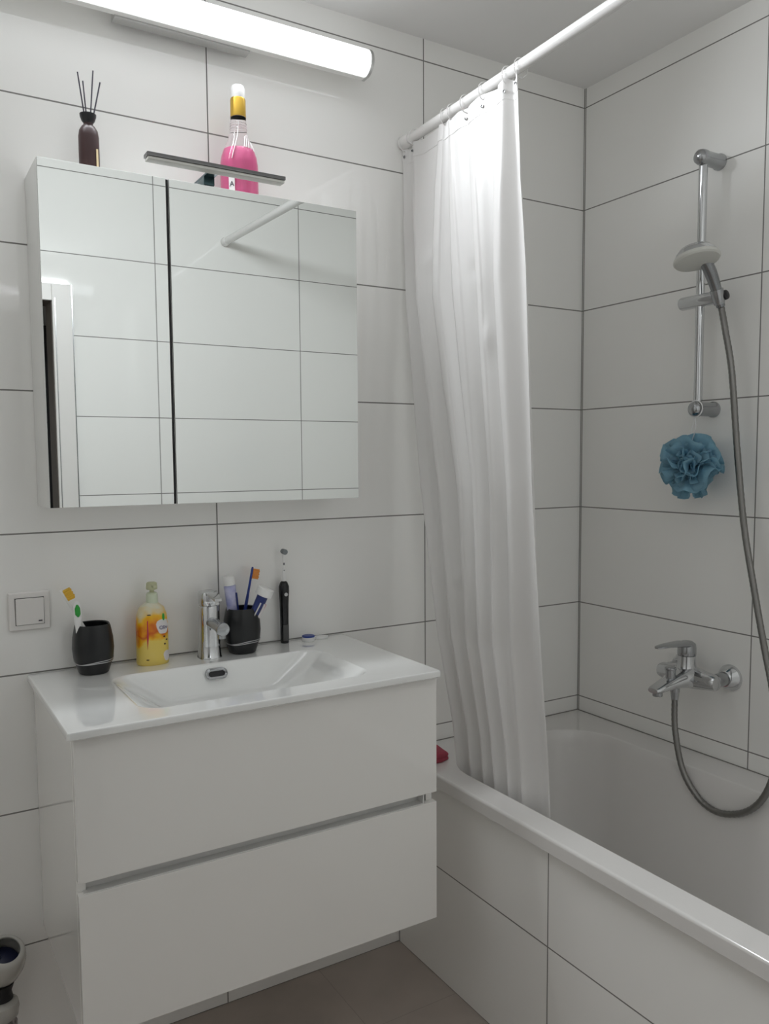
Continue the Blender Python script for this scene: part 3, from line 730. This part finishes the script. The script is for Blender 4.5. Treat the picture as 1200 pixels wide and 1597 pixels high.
MB().cyl((-.142, CYm, .780), (-.142, CYm, .804), .0125).cyl((-.142, CYm, .804), (-.142, CYm, .812), .0145, bev=.002).build('diverter_knob', M['chrome_dull'], bt)
lv = MB().lathe((-.080, CYm, .836), [(.0232, 0), (.0238, .002), (.0236, .020), (.0215, .030), (.0140, .036), (.001, .037)], seg=36)
lv.loft([sec(-.070, .862, .020, .009), sec(-.100, .867, .0215, .008), sec(-.130, .869, .0200, .0055), sec(-.165, .870, .0165, .004), sec(-.190, .869, .0120, .003), sec(-.197, .868, .006, .002)])
lv.build('lever', M['chrome_dull'], bt)

# ------------------------------------------------------------------ loofah
lf = thing('loofah', 'blue mesh bath puff hanging from the lower rail bracket', 'loofah', (-.085, -.466, 1.33))
lc = Vector((-.082, -.474, 1.330)); mb = MB()
NP = 84
for i in range(NP):
    zf = 1 - 2 * (i + .5) / NP; ph = i * 2.39996; rr_ = math.sqrt(1 - zf * zf)
    d = Vector((rr_ * math.cos(ph), rr_ * math.sin(ph), zf)); d = (d + Vector([R.uniform(-.25, .25) for _ in range(3)])).normalized()
    t1 = d.cross(Vector([R.uniform(-1, 1) for _ in range(3)])).normalized(); t2 = d.cross(t1)
    NA, NR_ = 11, 5; spread = R.uniform(.45, .85); rmax = R.choice((R.uniform(.045, .065), R.uniform(.07, .096))); p1 = R.uniform(0, 6); fr_ = R.uniform(4, 7); curl = R.uniform(-.5, .9)
    gg = []
    for a in range(NA):
        u = -1 + 2 * a / (NA - 1); row = []
        for r_ in range(NR_):
            v = r_ / (NR_ - 1); rad_ = lerp(.018, rmax * (1 - .10 * u * u), v)
            dd = (d * math.cos(u * spread) + t1 * math.sin(u * spread))
            pt = dd * rad_ + t2 * (.010 * v * math.sin(fr_ * u + p1) + curl * .020 * v * v * v)
            pt = Vector((pt.x * .80, pt.y, pt.z)); row.append(mb.bm.verts.new(lc + pt))
        gg.append(row)
    for a in range(NA - 1):
        for r_ in range(NR_ - 1): mb.bm.faces.new((gg[a][r_], gg[a + 1][r_], gg[a + 1][r_ + 1], gg[a][r_ + 1]))
puff = mb.build('puff', M['loofah'], lf, ang=3.)
puff.modifiers.new('thickness', 'SOLIDIFY').thickness = .0007
cx_ = -.0735
lp = []
for q in range(17):
    an = -PI * .5 + 2 * PI * q / 16
    lp.append(Vector((cx_ + .001 * math.sin(an), BY - .003 + .0215 * math.cos(an), 1.4745 + .0212 * math.sin(an))))
MB().tube(lp, .0016, 8).tube(spline([(cx_, BY - .003, 1.4535), (cx_ - .004, BY + .004, 1.42), (cx_ - .006, -.464, 1.37), (lc.x, lc.y, 1.34)], 5), .0010, 8) \
    .tube(spline([(cx_, BY - .003, 1.4535), (cx_ - .002, BY - .006, 1.42), (cx_ - .006, -.462, 1.36)], 5), .0010, 8).build('cord', M['cord'], lf)

# ------------------------------------------------------------------ red cloth on the bath rim
rc = thing('red_cloth', 'folded red cloth lying on the bath rim beside the vanity', 'cloth', (-.66, -.10, Zs))
mb = MB(); rings = []
outline = [(-.690, -.015), (-.640, -.012), (-.598, -.080), (-.606, -.140), (-.634, -.150), (-.688, -.140)]
def orow(z, k, w=0.):
    c0 = (-.652, -.10); res = []
    n_ = len(outline)
    for i in range(n_):
        for q in range(4):
            a = outline[i]; b = outline[(i + 1) % n_]; t = q / 4
            x = lerp(a[0], b[0], t); y = lerp(a[1], b[1], t)
            res.append(Vector((c0[0] + (x - c0[0]) * k, c0[1] + (y - c0[1]) * k, z + w * math.sin(i * 1.7 + q * .5))))
    return res
mb.loft([orow(Zs + .0008, .96), orow(Zs + .004, 1.0), orow(Zs + .009, .99), orow(Zs + .011, .95), orow(Zs + .012, .98), orow(Zs + .018, 1.0, .001), orow(Zs + .023, .94, .0015), orow(Zs + .026, .6, .002), orow(Zs + .026, .1)])
mb.build('fabric', M['red'], rc, ang=1.2)

# ------------------------------------------------------------------ white vessel low on the wall, at the left edge
ve = thing('toilet_brush_holder', 'rounded white vessel with dark blue inside, low on the wall left of the vanity', 'toilet brush holder', (-1.697, -.070, .18))
vc = (-1.697, -.070, 0)
gw = principled('dimmed_white_glaze', (.50, .49, .46), .12)  # white glaze greyed, the dim light down here is put into its colour
ax_ = Vector((.10, -.50, .86)).normalized(); vb = Vector((vc[0], vc[1] + .025, .277))
MB().lathe(vb, [(.022, 0), (.032, .006), (.0405, .022), (.0440, .042), (.0440, .060), (.0400, .078), (.034, .086), (.029, .087), (.028, .084), (.033, .076), (.037, .060), (.036, .04), (.028, .018), (.001, .012)], axis=ax_, seg=40).build('bowl', gw, ve, ang=1.2)
MB().lathe(vb + ax_ * .02, [(.001, .038), (.018, .036), (.031, .030), (.033, .018), (.03, 0)], axis=ax_, seg=24).tube([vb + ax_ * .04, vb + Vector((-.035, -.045, .13)), vb + Vector((-.06, -.06, .22))], .006, 10).build('brush', principled('dark_blue_bristle', (.01, .014, .05), .5), ve)
MB().lathe((vc[0], vc[1], .240), [(.022, 0), (.019, .014), (.026, .034)], seg=28).build('neck', M['dark'], ve)
MB().lathe((vc[0], vc[1], .196), [(.024, 0), (.030, .006), (.033, .022), (.031, .034), (.022, .042), (.01, .044)], seg=36).build('foot', gw, ve)
MB().lathe((vc[0], vc[1], .150), [(.020, 0), (.026, .010), (.028, .035), (.022, .047)], seg=36).build('patterned_base', M['pattern'], ve)
MB().box(vc[0] - .012, vc[0] + .012, -.050, -.001, .276, .300, .003).build('wall_mount', M['chrome_dull'], ve)

# ------------------------------------------------------------------ world, camera, view
w = bpy.data.worlds.new('World'); scene.world = w; w.use_nodes = True
w.node_tree.nodes['Background'].inputs[0].default_value = (.5, .5, .5, 1); w.node_tree.nodes['Background'].inputs[1].default_value = .02
cam = bpy.data.cameras.new('camera'); co = bpy.data.objects.new('camera', cam); COL.objects.link(co); scene.camera = co
yaw, pit, rol = .5457, -.0799, -.0069
f = Vector((math.sin(yaw) * math.cos(pit), math.cos(yaw) * math.cos(pit), math.sin(pit)))
r0 = Vector((math.cos(yaw), -math.sin(yaw), 0)); u0 = r0.cross(f)
r = math.cos(rol) * r0 + math.sin(rol) * u0; u = -math.sin(rol) * r0 + math.cos(rol) * u0
mt = Matrix((r, u, -f)).transposed().to_4x4(); mt.translation = Vector((-1.8542, -1.8751, 1.3506)); co.matrix_world = mt
cam.sensor_fit = 'HORIZONTAL'; cam.sensor_width = 36; cam.lens = 1281.4 / 1200 * 36; cam.shift_y = 21. / 1200; cam.clip_start = .01
v = scene.view_settings
v.view_transform = 'Standard'; v.look = 'None'; v.gamma = 1; v.use_curve_mapping = False; v.exposure = 1.12
scene.cycles.max_bounces = 32; scene.cycles.diffuse_bounces = 24; scene.cycles.glossy_bounces = 10; scene.cycles.transmission_bounces = 10
scene.cycles.caustics_reflective = True; scene.cycles.sample_clamp_indirect = 12.
